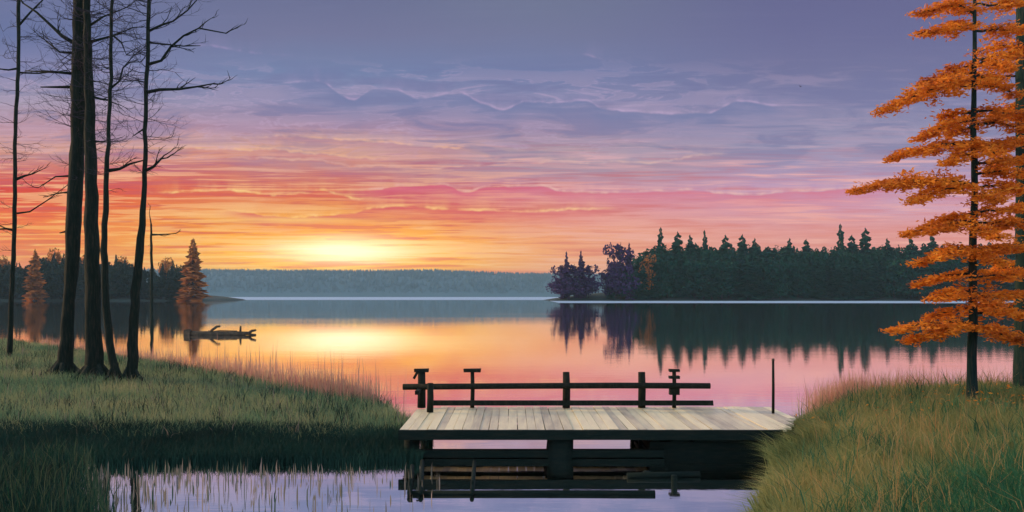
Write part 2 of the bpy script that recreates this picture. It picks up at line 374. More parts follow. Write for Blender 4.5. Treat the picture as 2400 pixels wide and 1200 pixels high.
blades('corner_reeds', p1, .35, .85, .018, .22, M['stem'], 'tall mixed green and tan blades rising from the lower left corner', 'reeds')
# seed reeds along the back edge of both banks
def edge_pts(xs, ys, n, sp):
    t = rng.uniform(0, 1, n); x = interp(t, np.linspace(0, 1, len(xs)), xs); y = interp(t, np.linspace(0, 1, len(ys)), ys)
    return x+rng.normal(0, sp, n), y+rng.normal(0, sp, n)
x, y = edge_pts([-26, -17.8, -10.7, -6.6, -4.3], [48, 39, 31.8, 27.5, 25.3], 5200, .45)
blades('seed_reeds', np.stack([x, y, np.maximum(hL(x, y), -.3)], 1), .35, .95, .018, .08, M['reed'], 'pink seed topped reeds behind the crest of the left bank', 'reeds', bend=.4)
x, y = edge_pts([-17, -12, -9, -6.2, -3.9], [40, 34.5, 31.5, 28, 26], 300, .5)
blades('tall_seed_reeds', np.stack([x, y, np.maximum(hL(x, y), -.3)], 1), .9, 1.6, .026, .03, M['reed'], 'scattered taller pink reed stalks over the gold water left of the dock', 'reeds', bend=.3)
x, y = edge_pts([8.2, 9.6, 12, 17], [22.6, 24.0, 25.2, 26.4], 5200, .3)
blades('shore_reeds', np.stack([x, y, np.maximum(hR(x, y), 0)], 1), .5, 1.2, .014, .1, M['reed'], 'pink tinted reeds fringing the back of the right bank', 'reeds', bend=.5)
# reeds added to imitate grass reflections streaking the foreground water
x = rng.uniform(-7.8, -1.2, 1700); y = 16.0-5.4*rng.random(1700)**1.3; k = rng.random(1700) < np.clip((-x-.6)/6, .1, 1)
blades('reflection_reeds', np.stack([x, y, x*0-.05], 1)[k], .08, .36, .024, .06, M['tuft_refl'], 'sparse tan and green reeds added to imitate grass reflections in the purple foreground water', 'reeds', bend=.4)
# right bank
bo = hit(2280, 948, hR); bo2 = hit(2398, 926, hR)
def trodden(x, y):   # grass is thinner and trodden round the two trunks
    k = np.zeros(len(x), bool)
    for b in (bo, bo2): k |= (np.abs(x-b.x-.15) < .75) & (y < b.y+.5) & (y > b.y-2.8)
    return k & (rng.random(len(x)) < .93)
blades('bank_grass', scatter(430000, 1, 17, 6.5, 27, hR, lambda x, y, z: (z > .03) & inview(x, y) & (y < 27) & ~trodden(x, y) & ~((x < 6.7) & (y > 17.2) & (y < 21.6)) & (rng.random(len(x)) > .93*np.clip((x*.55+9.2-y)/4, 0, 1)*np.clip((x-3.5)/2.5, 0, 1))),
       .14, .50, .014, .40, M['grass_r'], 'long olive and green grass covering the right bank', bias=(-.12, -.08))
blades('bank_sedge', scatter(330000, 3, 13, 8, 17, hR, lambda x, y, z: (z > .03) & inview(x, y) & (rng.random(len(x)) < np.clip((x*.55+9.2-y)/5, 0, 1)*np.clip((x-3)/3, .2, 1))),
       .2, .65, .016, .42, M['sedge_g'], 'darker green grass low on the right bank nearest the viewer', bias=(-.1, -.05))
x = rng.uniform(4.9, 6.6, 1300); y = 15.7+(x-4.7)*1.15+rng.normal(0, .25, 1300)
blades('arching_grass', np.stack([x, y, np.maximum(hR(x, y), 0)], 1), .3, .8, .022, .2, M['grass_r'], 'long grass arching left over the shore end of the dock', bias=(-.75, -.15), bend=.7)
x = rng.uniform(3.2, 5.4, 900); y = interp(x, [3.2, 5.4], [11.3, 16.6])+rng.normal(0, .22, 900)
blades('overhanging_grass', np.stack([x, y, np.maximum(hR(x, y), 0)], 1), .2, .55, .02, .25, M['grass_r'], 'green grass blades hanging over the water at the right bank edge', bias=(-1.1, -.2), bend=.8)

def tufts(n, sc_, m, name, label, hmin, hmax, wd, k=14, spread=.12, cat='weeds'):
    base = sc_[rng.permutation(len(sc_))[:n]]; p = np.repeat(base, k, 0)+np.concatenate([rng.normal(0, spread, (len(base)*k, 2)), np.zeros((len(base)*k, 1))], 1)
    blades(name, p, hmin, hmax, wd, .38, m, label, cat)
SL = scatter(5000, -30, -2, 18.5, 46, hL, lambda x, y, z: (z > .05) & inview(x, y)); SR = scatter(5000, 4, 16, 8, 26, hR, lambda x, y, z: (z > .1) & inview(x, y) & ~trodden(x, y) & ~((x < 7) & (y > 17)))
tufts(260, SL, M['sedge'], 'grass_tufts', 'dark green tufts dotted over the left meadow', .25, .6, .018)
tufts(260, SL, M['tuft_refl'], 'dry_tufts', 'tan dry grass tufts dotted over the left meadow', .25, .6, .012, 9)
tufts(220, SR, M['sedge_g'], 'grass_tufts', 'dark green tufts dotted over the right bank', .4, .85, .018)
tufts(170, SR, M['dry'], 'dry_tufts', 'golden dry grass tufts dotted over the right bank', .45, .95, .012, 10)
# ------------------------------------------------------------------ bare trees on the left bank
def wobble(p0, p1, n, amp):
    out = []
    for i in range(n+1):
        t = i/n; p = Vector(p0).lerp(Vector(p1), t)
        if 0 < i: p += Vector([random.uniform(-amp, amp) for _ in range(3)])
        out.append(p)
    return out
def twigs(mb, p, d, L, r, depth):
    n = 5; pts = [p.copy()]; q = p.copy(); dd = d.normalized()
    for i in range(n):
        dd = (dd+Vector([random.uniform(-.28, .28) for _ in range(3)])+Vector((0, 0, .04))).normalized()
        q = q+dd*(L/n); pts.append(q.copy())
        if depth and random.random() < .75:
            sd = (dd+Vector((random.uniform(-.9, .9), random.uniform(-.9, .9), random.uniform(-.5, .7)))).normalized()
            twigs(mb, q, sd, L*random.uniform(.35, .6), r*.55, depth-1)
    mb.tube(pts, [r*(1-.8*i/n) for i in range(n+1)], 4)
def bare_tree(base, shape, label, limbs, ntw, twl, ybr, roots=0, name='bare_tree', group='bare trees on the left bank', bark='bark'):
    """shape: list of (px x, px y, width px) from the base upwards, at the depth of the base"""
    D = base.y; t = thing(name, label, 'tree', base, 0, group)
    loc = lambda x, y, dd=0: P(x, y, D+dd)-base
    xs = [s_[0] for s_ in shape]; ys = [s_[1] for s_ in shape]; ws = [s_[2] for s_ in shape]
    mb = MB(); pts = []; rad = []
    yy = ys[0]
    yt = ys[-1]; N = 34
    for i in range(N+1):
        y = yy+(yt-yy)*i/N
        x = np.interp(-y, [-v for v in ys], xs); wv = np.interp(-y, [-v for v in ys], ws)
        p = loc(float(x), y); p += Vector((random.uniform(-.02, .02), random.uniform(-.02, .02), 0)); pts.append(p); rad.append(float(wv)/2*D/F)
    pts[0].z -= .25
    mb.tube(pts, rad, 12, .09); mb.build('trunk', M[bark], t, True)
    for k in range(roots):
        a = 2*math.pi*k/roots+random.uniform(-.3, .3); r0 = rad[0]; rr = MB()
        e = Vector((math.cos(a), math.sin(a), 0))
        Lr = random.uniform(.45, .95)
        rr.tube([e*r0*.4+Vector((0, 0, .55)), e*(r0+.08)+Vector((0, 0, .22)), e*(r0+.3)+Vector((0, 0, .08)), e*(r0+Lr)+Vector((0, 0, -.08))], [r0*.35, r0*.38, r0*.28, r0*.12], 7, .12)
        rr.build('root', M[bark], t, True)
    for lm in limbs:
        b = MB(); pl = [loc(x, y, dd) for x, y, dd in lm[0]]; r = lm[1]*D/F
        b.tube(pl, [r*(1-.65*i/(len(pl)-1)) for i in range(len(pl))], 6)
        for q in pl[1:]:
            if random.random() < .8: twigs(b, q, (pl[-1]-pl[0]).normalized()+Vector((0, 0, random.uniform(-.3, .5))), .7, r*.45, 1)
        b.build('limb', M['bark'], t, True)
    tw = MB()
    for i in range(int(ntw*1.35)):
        y = random.uniform(*ybr); x = float(np.interp(-y, [-v for v in ys], xs))
        a = random.uniform(0, 2*math.pi)
        L = random.uniform(.35, 1)*twl*(1 if y < 350 else .6)
        twigs(tw, loc(x, y), Vector((math.cos(a)*1.2, math.sin(a)*.9, random.uniform(-.25, .45))), L, .012 if y > 200 else .016, 2)
    tw.build('crown', M['twig'], t)
    return t
b1 = hit(22, 838, hL)
bare_tree(b1, [(22, 842, 13), (26, 760, 11), (30, 640, 10), (35, 480, 9), (36, 300, 8), (43, 150, 8), (44, 0, 8), (46, -160, 6)],
          'slim dark bare tree nearest the left edge', [
          ([(38, 420, 0), (58, 412, .2), (75, 408, .3)], 4), ([(34, 540, 0), (15, 536, 0), (-15, 538, .2)], 3.5), ([(40, 500, 0), (70, 496, .1), (110, 470, .2), (150, 440, .3)], 2.4),
          ([(44, 160, 0), (20, 164, 0), (-12, 160, 0)], 3), ([(44, 60, 0), (70, 30, 0), (100, 0, .3), (130, -30, .4)], 3), ([(40, 170, .1), (90, 172, .2), (150, 166, .4)], 2.5)], 34, 1.5, (-60, 600))
b2 = hit(150, 884, hL)
bare_tree(b2, [(150, 888, 40), (156, 800, 30), (162, 700, 26), (172, 560, 32), (182, 300, 32), (188, 0, 30), (190, -160, 26)],
          'thick dark trunk, left one of the close pair on the grassy bank', [
          ([(172, 100, 0), (145, 84, .1), (120, 60, .2), (85, 28, .3), (55, 8, .4)], 5), ([(172, 124, 0), (140, 122, .1), (110, 98, .2)], 3.5),
          ([(170, 172, 0), (140, 170, 0), (60, 166, .4)], 4), ([(172, 204, 0), (130, 204, .1), (95, 204, .1)], 4), ([(170, 450, 0), (145, 452, 0)], 4), ([(170, 412, 0), (130, 414, .2), (90, 440, .3)], 2.6),
          ([(165, 540, 0), (140, 546, 0)], 3.5)], 46, 1.6, (-100, 420), 6)
b3 = hit(222, 890, hL)
bare_tree(b3, [(224, 892, 44), (220, 800, 36), (219, 700, 34), (215, 560, 33), (212, 300, 24), (206, 120, 17), (203, 0, 15), (202, -160, 12)],
          'thick dark trunk, right one of the close pair with spreading roots', [
          ([(212, 98, 0), (235, 92, 0), (262, 84, .2), (300, 70, .3)], 4), ([(210, 60, 0), (240, 40, .2), (290, 20, .4)], 3.5), ([(212, 225, 0), (235, 232, 0), (256, 236, 0)], 3.5),
          ([(214, 330, 0), (232, 332, 0), (250, 333, .1)], 3)], 46, 1.6, (-100, 380), 7)
b4 = hit(268, 896, hL)
bare_tree(b4, [(276, 900, 20), (262, 840, 18), (250, 740, 16), (244, 600, 15), (248, 450, 12), (254, 320, 9), (260, 180, 8), (262, 0, 7), (263, -160, 5)],
          'slender dark tree curving at its base right of the thick pair', [
          ([(254, 400, 0), (280, 396, 0), (305, 384, .1), (335, 376, .2)], 4.5), ([(262, 205, 0), (280, 190, .2), (288, 160, .2), (300, 146, .3), (330, 145, .3)], 3), ([(261, 80, 0), (285, 100, 0), (296, 128, .2), (330, 108, .2)], 2.4)],
          36, 1.3, (-60, 460), 3)
b5 = hit(308, 896, hL)
bare_tree(b5, [(308, 902, 25), (312, 780, 22), (320, 660, 20), (330, 560, 17), (338, 470, 12), (340, 330, 9), (343, 200, 9), (347, 100, 9), (348, 0, 8), (348, -160, 6)],
          'slender dark tree with long bare limbs reaching right over the sunset', [
          ([(345, 216, 0), (375, 210, 0), (420, 209, .2), (462, 203, .4), (500, 196, .5)], 4.4), ([(350, 150, 0), (378, 142, 0), (400, 110, .2), (430, 84, .3), (466, 66, .4), (530, 78, .5)], 4),
          ([(350, 72, 0), (380, 58, .1), (405, 50, .2), (440, 24, .3), (470, -10, .3)], 3.4), ([(342, 400, 0), (360, 390, 0), (378, 372, 0), (392, 370, .1)], 4), ([(350, 100, 0), (430, 108, .2), (470, 107, .3)], 2.2),
          ([(340, 300, 0), (310, 320, .1)], 2.5)], 46, 1.7, (-80, 420), 3)
b6 = hit(356, 852, hL)
bare_tree(b6, [(356, 856, 8), (356, 700, 7), (355, 600, 6), (354, 525, 4)], 'thin dead sapling stem with one side twig', [([(356, 550, 0), (372, 550, 0), (405, 548, .1)], 2.6), ([(355, 530, 0), (350, 500, 0)], 2)], 3, .5, (540, 640), 0, 'dead_sapling', None)

# ------------------------------------------------------------------ dock
DZ = .60; DF = 17.35; DB = 20.9; XL = -2.28; XR = 5.45
dock = thing('wooden_dock', 'pale plank dock with dark rail and dark beams standing in the water', 'dock', (XL, DF, 0))
o_ = Vector((XL, DF, 0))
def part(mb, name, m, parent=dock, smooth=False):
    mb.v = [Vector(v)-o_ for v in mb.v]; return mb.build(name, M[m], parent, smooth)
mb = MB(); x = XL; 
while x < XR+.78:
    bw = random.uniform(.17, .21); y0 = DF-.06+random.uniform(-.035, .03); y1 = DB+random.uniform(-.04, .04)
    if x < XL+.5: y1 -= (XL+.5-x)*1.0
    if x > XR: y0 += (x-XR)*2.5; 
    mb.box((x+bw/2, (y0+y1)/2, DZ-.028+random.uniform(-.012, .008)), (bw-.009, y1-y0, .05), random.uniform(-.006, .006), ry=random.uniform(-.03, .03)); x += bw
part(mb, 'deck', 'deck')
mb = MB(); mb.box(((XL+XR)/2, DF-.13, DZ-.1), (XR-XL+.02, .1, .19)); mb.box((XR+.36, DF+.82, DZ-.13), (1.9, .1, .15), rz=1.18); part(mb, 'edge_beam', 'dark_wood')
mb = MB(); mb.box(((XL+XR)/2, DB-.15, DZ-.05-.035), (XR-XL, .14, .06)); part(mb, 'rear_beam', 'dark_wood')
for k in range(3):  # beams added to darken the pale underside of the deck
    mb = MB(); mb.box(((XL+XR)/2, DF+.9+k*1.0, DZ-.05-.05), (XR-XL-.3, .09, .094)); part(mb, 'darkening_stringer', 'dark_wood')
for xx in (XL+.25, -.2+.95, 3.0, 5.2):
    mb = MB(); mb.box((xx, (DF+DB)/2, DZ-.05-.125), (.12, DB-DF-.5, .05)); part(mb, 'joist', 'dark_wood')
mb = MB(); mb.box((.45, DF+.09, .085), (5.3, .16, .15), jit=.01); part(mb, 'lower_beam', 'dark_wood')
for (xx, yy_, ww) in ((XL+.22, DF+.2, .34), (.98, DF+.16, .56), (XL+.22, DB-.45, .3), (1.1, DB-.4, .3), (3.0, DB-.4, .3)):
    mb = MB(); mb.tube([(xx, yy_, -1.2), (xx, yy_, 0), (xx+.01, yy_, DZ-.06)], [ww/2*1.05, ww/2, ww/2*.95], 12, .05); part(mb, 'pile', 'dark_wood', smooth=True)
# timber crib carrying the shore end of the dock
cr = MB()
for lvl in range(3):
    z = .06+lvl*.165
    for yy_ in (DF+.22, DF+1.7, DB-.6):
        if lvl == 2 and yy_ < DF+.5:
            for (a, b) in ((2.85, 3.02), (3.27, 3.62), (3.72, 6.3)): cr.box(((a+b)/2, yy_, z), (b-a, .17, .15), jit=.008)
        else: cr.box(((2.82+6.3)/2, yy_+random.uniform(-.02, .02), z), (6.3-2.82, .17, .155), jit=.01)
for xx in (2.95, 4.2, 5.6):
    for lvl in range(3): cr.box((xx, (DF+DB)/2, .06+lvl*.165-.0825), (.15, DB-DF-.7, .1), jit=.008)
part(cr, 'crib', 'dark_wood')
RY = DB-.28; PM = F/RY   # rail line and its pixels per metre
def X_(px, D=RY): return (px-1200)*D/F
def Z_(py, D=RY): return CH-(py-HZ)*D/F
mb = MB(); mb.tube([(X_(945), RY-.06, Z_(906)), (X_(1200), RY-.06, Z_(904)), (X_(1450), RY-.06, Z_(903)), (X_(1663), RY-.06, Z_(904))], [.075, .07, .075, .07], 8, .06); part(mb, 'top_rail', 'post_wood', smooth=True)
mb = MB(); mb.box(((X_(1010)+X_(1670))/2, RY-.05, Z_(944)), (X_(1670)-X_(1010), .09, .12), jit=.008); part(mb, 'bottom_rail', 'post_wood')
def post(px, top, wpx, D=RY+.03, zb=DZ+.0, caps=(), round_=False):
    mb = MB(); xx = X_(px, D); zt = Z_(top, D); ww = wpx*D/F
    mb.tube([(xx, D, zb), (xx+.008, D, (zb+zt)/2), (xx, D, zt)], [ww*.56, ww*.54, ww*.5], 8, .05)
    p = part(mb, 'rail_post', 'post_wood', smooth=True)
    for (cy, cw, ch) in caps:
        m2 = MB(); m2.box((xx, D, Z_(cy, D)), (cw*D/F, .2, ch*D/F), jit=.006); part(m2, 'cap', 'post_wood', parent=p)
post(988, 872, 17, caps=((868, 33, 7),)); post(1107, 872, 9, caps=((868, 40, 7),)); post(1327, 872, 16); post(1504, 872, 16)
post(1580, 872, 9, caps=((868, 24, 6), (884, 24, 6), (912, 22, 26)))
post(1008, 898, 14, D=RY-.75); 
mb = MB(); D_ = RY-.4; mb.box((X_(975, D_), D_, Z_(878, D_)), (.06, .05, .22), ry=.5); mb.box((X_(980, D_), D_, Z_(918, D_)), (.1, .5, .09)); part(mb, 'brace', 'post_wood')

mb = MB(); D_ = 19.6; xx = X_(1812, D_); mb.tube([(0, 0, 0), (.004, 0, .6), (0, 0, Z_(846, D_)-DZ)], [.034, .032, .028], 8, .04)
t = thing('mooring_pole', 'single thin dark pole standing alone at the shore end of the dock', 'pole', (xx, D_, DZ+.005)); mb.build('shaft', M['post_wood'], t, True)
mb = MB(); mb.tube([(0, 0, Z_(846, D_)-DZ), (0, 0, Z_(841, D_)-DZ)], [.036, .03], 8); mb.build('tip', M['log'], t, True)

# floating poles added to imitate the rail and post reflections before the dock
refl_poles = thing('rail_reflection_poles', 'low frame of thin dark poles added to imitate the rail reflection in front of the dock', 'poles', (-1, 14.3, 0))
o_ = Vector((-1, 14.3, 0)); Db = 14.2
mb = MB(); mb.tube([(X_(955, Db), Db, .02), (X_(1250, Db), Db+.02, .02), (X_(1535, Db), Db, .015)], [.045, .05, .055], 8, .06); part(mb, 'refl_rail_pole', 'dark_wood', refl_poles, True)
for xa, xb_, ra, D2 in ((988, 990, .04, 16.8), (1107, 1112, .035, 16.8), (962, 966, .04, 16.3)):
    mb = MB(); mb.tube([(X_(xa, Db), Db-.15, .055), (X_(xb_, D2), D2, .055)], [ra, ra], 8, .06); part(mb, 'refl_cross_pole', 'dark_wood', refl_poles, True)
for px, D2, rr_, zt in ((1580, 14.95, .055, .16), (1516, 15.6, .07, .1), (1107, 14.6, .03, .16), (988, 14.5, .035, .16), (962, 14.5, .035, .2)):
    mb = MB(); mb.tube([(X_(px, D2), D2, -.6), (X_(px, D2), D2, zt)], [rr_, rr_], 9, .06); part(mb, 'refl_stake', 'dark_wood', refl_poles, True)
mb = MB(); mb.tube([(X_(1470, 15.5), 15.5, .04), (X_(1640, 15.6), 15.6, .05)], [.05, .05], 8, .06); part(mb, 'tie_pole', 'dark_wood', refl_poles, True)

# ------------------------------------------------------------------ drifting log
DL = 72.0; b = P(432, 786, DL); b.z = 0
log = thing('driftwood_log', 'dark snagged log drifting on the golden water at left', 'log', b)
LL = lambda px, up: Vector(((px-432)*DL/F, 0, up*DL/F))
mb = MB(); mb.tube([LL(440, 4), LL(500, 3), LL(560, 4), LL(585, 4.5)], [.2, .24, .2, .15], 9, .12); mb.build('trunk', M['log'], log, True)
mb = MB(); mb.box(LL(440, 3), (.5, .6, .75), jit=.06); mb.build('root_ball', M['log'], log)
for pts, r in (([(490, 4), (497, 12), (508, 20), (516, 21)], .13), ([(500, 3), (488, 9)], .16), ([(563, 5), (564, 22)], .11), ([(582, 4), (590, 10), (600, 12)], .14), ([(578, 3), (600, 1)], .1), ([(470, 4), (515, 11), (556, 10)], .05)):
    mb = MB(); mb.tube([LL(*p) for p in pts], [r*(1-.35*i/(len(pts)-1)) for i in range(len(pts))], 7, .1); mb.build('snag', M['log'], log, True)

# ------------------------------------------------------------------ orange autumn trees
def leaf_mesh(name, cs, size, m, parent, flat=.35):
    cs = np.asarray(cs); n = len(cs)
    def rv(k): v = rng.normal(0, 1, (k, 3)); return v/np.linalg.norm(v, axis=1)[:, None]
    a = rv(n); a[:, 2] *= flat; a /= np.linalg.norm(a, axis=1)[:, None]; b_ = rv(n); b_[:, 2] *= .8
    b_ -= (a*b_).sum(1)[:, None]*a; b_ /= np.linalg.norm(b_, axis=1)[:, None]
    s_ = rng.uniform(.6, 1.35, n)[:, None]*size
    v = np.stack([cs-a*s_, cs-b_*s_*.32, cs+a*s_, cs+b_*s_*.32], 1).reshape(-1, 3).astype(np.float32)
    me = bpy.data.meshes.new(name); me.vertices.add(n*4); me.vertices.foreach_set('co', v.ravel())
    me.loops.add(n*4); me.loops.foreach_set('vertex_index', np.arange(n*4).astype(np.int32)); me.polygons.add(n)
    me.polygons.foreach_set('loop_start', (np.arange(n)*4).astype(np.int32)); me.update(calc_edges=True); me.materials.append(m)
    o = bpy.data.objects.new(name, me); C.objects.link(o); o.parent = parent; return o
def autumn_tree(base, shape, tiers, label, dens=1.0):
    D = base.y; t = thing('autumn_tree', label, 'tree', base, 0, 'orange trees on the right bank')
    loc = lambda x, y, dd=0: P(x, y, D+dd)-base
    ys = [-s_[1] for s_ in shape]; mb = MB(); pts = []; rad = []
    for i in range(31):
        y = shape[0][1]+(shape[-1][1]-shape[0][1])*i/30
        p = loc(float(np.interp(-y, ys, [s_[0] for s_ in shape])), y); p += Vector((random.uniform(-.012, .012),)*2+(0,)); pts.append(p); rad.append(float(np.interp(-y, ys, [s_[2] for s_ in shape]))/2*D/F)
    pts[0].z -= .2; mb.tube(pts, rad, 12, .08); mb.build('trunk', M['bark_r'], t, True)
    br = MB(); cs = []
    for (y0, tx, ty, th, dd) in tiers:      # trunk row, tip column, tip row, thickness px, depth offset of the tip
        x0 = float(np.interp(-y0, ys, [s_[0] for s_ in shape])); A = loc(x0, y0); B = loc(tx, ty, dd); L = (B-A).length
        side = (B-A).cross(Vector((0, 0, 1))).normalized(); n = 7; pl = []
        for i in range(n+1):
            u = i/n; p = A.lerp(B, u); p.z += .10*L*math.sin(u*math.pi)*(.6 if ty > y0 else -.2); pl.append(p+Vector([random.uniform(-.03, .03) for _ in range(3)])*(u > 0))
        br.tube(pl, [.03*(1-.8*i/n)+.004 for i in range(n+1)], 5)
        T = th*D/F
        k = int(36*L*dens)
        for j in range(k):                   # clumps hang along the bough in flat sprays
            u = random.random()**.75
            u = .1+.9*u
            i = min(int(u*n), n-1); p = pl[i].lerp(pl[i+1], u*n-i)
            wv = (1-u)**.55*min(.85, L*.36)+.05
            lat = random.gauss(0, .5)*wv
            c_ = p+side*lat+Vector((0, 0, random.gauss(.1, .32)*T*(.25+.75*(1-u))-abs(lat)*.16))
            m_ = random.randint(9, 20); sp = Vector((.10, .085, .03))
            if random.random() < .55: br.tube([p, p.lerp(c_, .5)+Vector((0, 0, .02)), c_], [.008, .006, .003], 4)
            q = rng.normal(0, 1, (m_, 3))*np.array(sp)+np.array(c_); cs.append(q)
    br.build('boughs', M['bark_r'], t, True)
    leaf_mesh('crown', np.concatenate(cs), .062, M['orange'], t)
    return t
bo = hit(2280, 948, hR)
T = [(20, 2150, 32, 26, -.3), (30, 2240, 10, 30, .6), (10, 2400, 8, 34, .2), (-20, 2200, -18, 30, .3), (70, 2152, 82, 20, -.3), (72, 2420, 62, 24, .3), (60, 2230, 62, 16, .8),
     (155, 2225, 168, 34, .3), (140, 2410, 118, 44, .4), (150, 2360, 160, 40, -1.2), (170, 2160, 196, 26, .5), (200, 2060, 262, 44, -.2), (185, 2110, 238, 40, .5), (190, 2180, 208, 40, -.9), (200, 2390, 220, 44, -.5), (180, 2330, 200, 40, 1.2),
     (265, 2200, 275, 26, .4), (262, 2420, 282, 26, .4), (280, 2152, 328, 26, -.2), (295, 2230, 320, 28, 1.0), (290, 2420, 305, 30, -.5),
     (335, 2088, 376, 26, -.2), (330, 2160, 360, 32, .7), (345, 2400, 330, 34, .5), (340, 2350, 372, 26, -1.), (380, 2420, 372, 22, .2), (362, 2220, 384, 22, -.7),
     (432, 2000, 448, 34, -.3), (436, 2080, 440, 38, .4), (440, 2130, 476, 26, -.6), (438, 2200, 430, 20, .8), (440, 2390, 450, 40, .4), (410, 2420, 412, 34, -.4), (460, 2340, 474, 30, -1.),
     (500, 2190, 522, 24, .2), (495, 2400, 488, 34, .5), (520, 2112, 554, 24, -.3), (525, 2180, 548, 28, .8), (525, 2420, 532, 30, -.2), (540, 2340, 560, 28, -1.1),
     (585, 2140, 622, 24, .3), (580, 2200, 605, 26, -.8), (585, 2420, 590, 34, .3), (600, 2350, 620, 24, -.9), (640, 2146, 672, 20, .1), (645, 2410, 640, 30, .5), (640, 2230, 650, 18, .9),
     (685, 2180, 705, 28, -.3), (690, 2400, 690, 34, .3), (700, 2340, 720, 30, -1), (720, 2178, 745, 28, .5), (690, 2220, 680, 24, 1.0), (735, 2420, 742, 30, -.3),
     (760, 2092, 776, 12, -.3), (755, 2120, 806, 24, .2), (760, 2190, 790, 30, -.6), (770, 2400, 805, 34, .3), (765, 2360, 790, 26, -.8)]
q = rng.normal(0, 1, (420, 2))*[2.3, 1.8]+[bo.x, bo.y-.6]; q = q[(np.abs(q[:, 0]) < 30)]
lf = leaf_mesh('fallen_leaves', np.stack([q[:, 0], q[:, 1], hR(q[:, 0], q[:, 1])+rng.uniform(.1, .42, len(q))], 1), .05, M['orange'], None); tag(lf, 'scattered orange leaves fallen into the grass under the orange tree', 'leaves', kind='stuff')
autumn_tree(bo, [(2277, 952, 34), (2278, 925, 25), (2277, 860, 22), (2281, 740, 20), (2279, 600, 17), (2285, 440, 15), (2281, 300, 13), (2284, 180, 10), (2284, 0, 8), (2285, -120, 6)], T,
            'tall tree with layered bright orange boughs on the right bank', 1.15)
bo2 = hit(2398, 926, hR)
T2 = [(y, 2400+random.choice((-1, 1, 1))*random.uniform(60, 190), y+random.uniform(0, 40), random.uniform(20, 36), random.uniform(.5, 1.8)) for y in range(-60, 800, 34)]
T2 += [(y, 2340, y+18, 30, .9) for y in (120, 260, 340, 440, 520, 640, 720)]
autumn_tree(bo2, [(2400, 930, 48), (2400, 800, 40), (2400, 400, 36), (2400, 0, 32), (2400, -140, 26)], T2, 'thick dark trunked orange tree cut off by the right edge', .85)

# ------------------------------------------------------------------ far trees
def conifer_mesh(name, Rr, seed, m, lv=20, nb=11, p=.85, top=.02):
    rnd = random.Random(seed); v = []; f = []
    for k in range(lv):
        z = .05+.93*(k/(lv-1))**1.05; r = Rr*((1-z)**p)*rnd.uniform(.75, 1.15)+top
        for j in range(nb if z < .85 else 6):
            a = rnd.uniform(0, 6.283); rr = r*rnd.uniform(.55, 1.2); dr = rr*rnd.uniform(.1, .5)
            wd = max(rr*.34, .012); c_, s_ = math.cos(a), math.sin(a); zz = z+rnd.uniform(-.025, .025); b_ = len(v)
            v += [(0, 0, zz+.03), (c_*rr*.6-s_*wd, s_*rr*.6+c_*wd, zz-dr*.3), (c_*rr, s_*rr, zz-dr*.55), (c_*rr*.6+s_*wd, s_*rr*.6-c_*wd, zz-dr*.3), (c_*rr*.6, s_*rr*.6, zz-.055)]
            f += [(b_, b_+1, b_+2, b_+3), (b_, b_+2, b_+4)]
    b_ = len(v); v += [(-.012, 0, .93), (.012, 0, .93), (0, .012, .93), (0, 0, 1.02)]; f += [(b_, b_+1, b_+3), (b_+1, b_+2, b_+3), (b_+2, b_, b_+3)]
    me = bpy.data.meshes.new(name); me.from_pydata(v, [], f); me.materials.append(m); return me
def round_mesh(name, Rr, seed, m, n=1700):
    rnd = random.Random(seed); v = []; f = []
    lobes = [(rnd.uniform(-.5, .5)*Rr, rnd.uniform(-.5, .5)*Rr, rnd.uniform(.15, .82), rnd.uniform(.45, .75)*Rr) for _ in range(13)]
    for i in range(n):
        lx, ly, lz, lr = rnd.choice(lobes); d_ = Vector([rnd.gauss(0, 1) for _ in range(3)]).normalized()*lr*rnd.uniform(.6, 1.08)
        c_ = Vector((lx+d_.x, ly+d_.y, lz+d_.z*.75*min(1, .22/lr))); e = Vector([rnd.gauss(0, 1) for _ in range(3)]).normalized()*.03; g = Vector([rnd.gauss(0, 1) for _ in range(3)]).normalized()*.03
        b_ = len(v); v += [c_-e, c_-g, c_+e, c_+g]; f.append((b_, b_+1, b_+2, b_+3))
    me = bpy.data.meshes.new(name); me.from_pydata(v, [], f); me.materials.append(m); return me
tb = MB(); tb.tube([(0, 0, -.03), (0, 0, .4), (0, 0, .95)], [.016, .011, .003], 6)
trunk_me = bpy.data.meshes.new('trunk'); trunk_me.from_pydata([tuple(q) for q in tb.v], [], tb.f); trunk_me.materials.append(M['far_bark'])
CM = [conifer_mesh('crown', .20, 1, M['spruce'], p=.5, nb=13), conifer_mesh('crown', .27, 2, M['spruce'], p=.42, nb=15), round_mesh('crown', .34, 33, M['spruce'], 1500), conifer_mesh('crown', .13, 4, M['spruce'], p=.7)]
CL = [conifer_mesh('crown', .17, 5, M['spruce_l']), conifer_mesh('crown', .22, 6, M['spruce_l'], p=.7), round_mesh('crown', .26, 7, M['spruce_l'])]
CP = [round_mesh('crown', .30, 8, M['purple']), conifer_mesh('crown', .2, 9, M['purple'], p=.65), round_mesh('crown', .22, 10, M['purple'])]
CO = [conifer_mesh('crown', .21, 12, M['rust'], lv=22, nb=12, p=.75), round_mesh('crown', .26, 13, M['rust'], 1100)]
def far_tree(me, px, D, top, gz, label, group, wide=1.0, name='conifer', cat='tree'):
    x = (px-1200)*D/F; zt = CH-(top-HZ)*D/F; h = zt-gz
    t = thing(name, label, cat, (x, D, gz), random.uniform(0, 6.28), group); t.scale = (h*wide, h*wide, h)
    for nm, m_ in (('trunk', trunk_me), ('crown', me)):
        o = bpy.data.objects.new(nm, m_); C.objects.link(o); o.parent = t
    return t
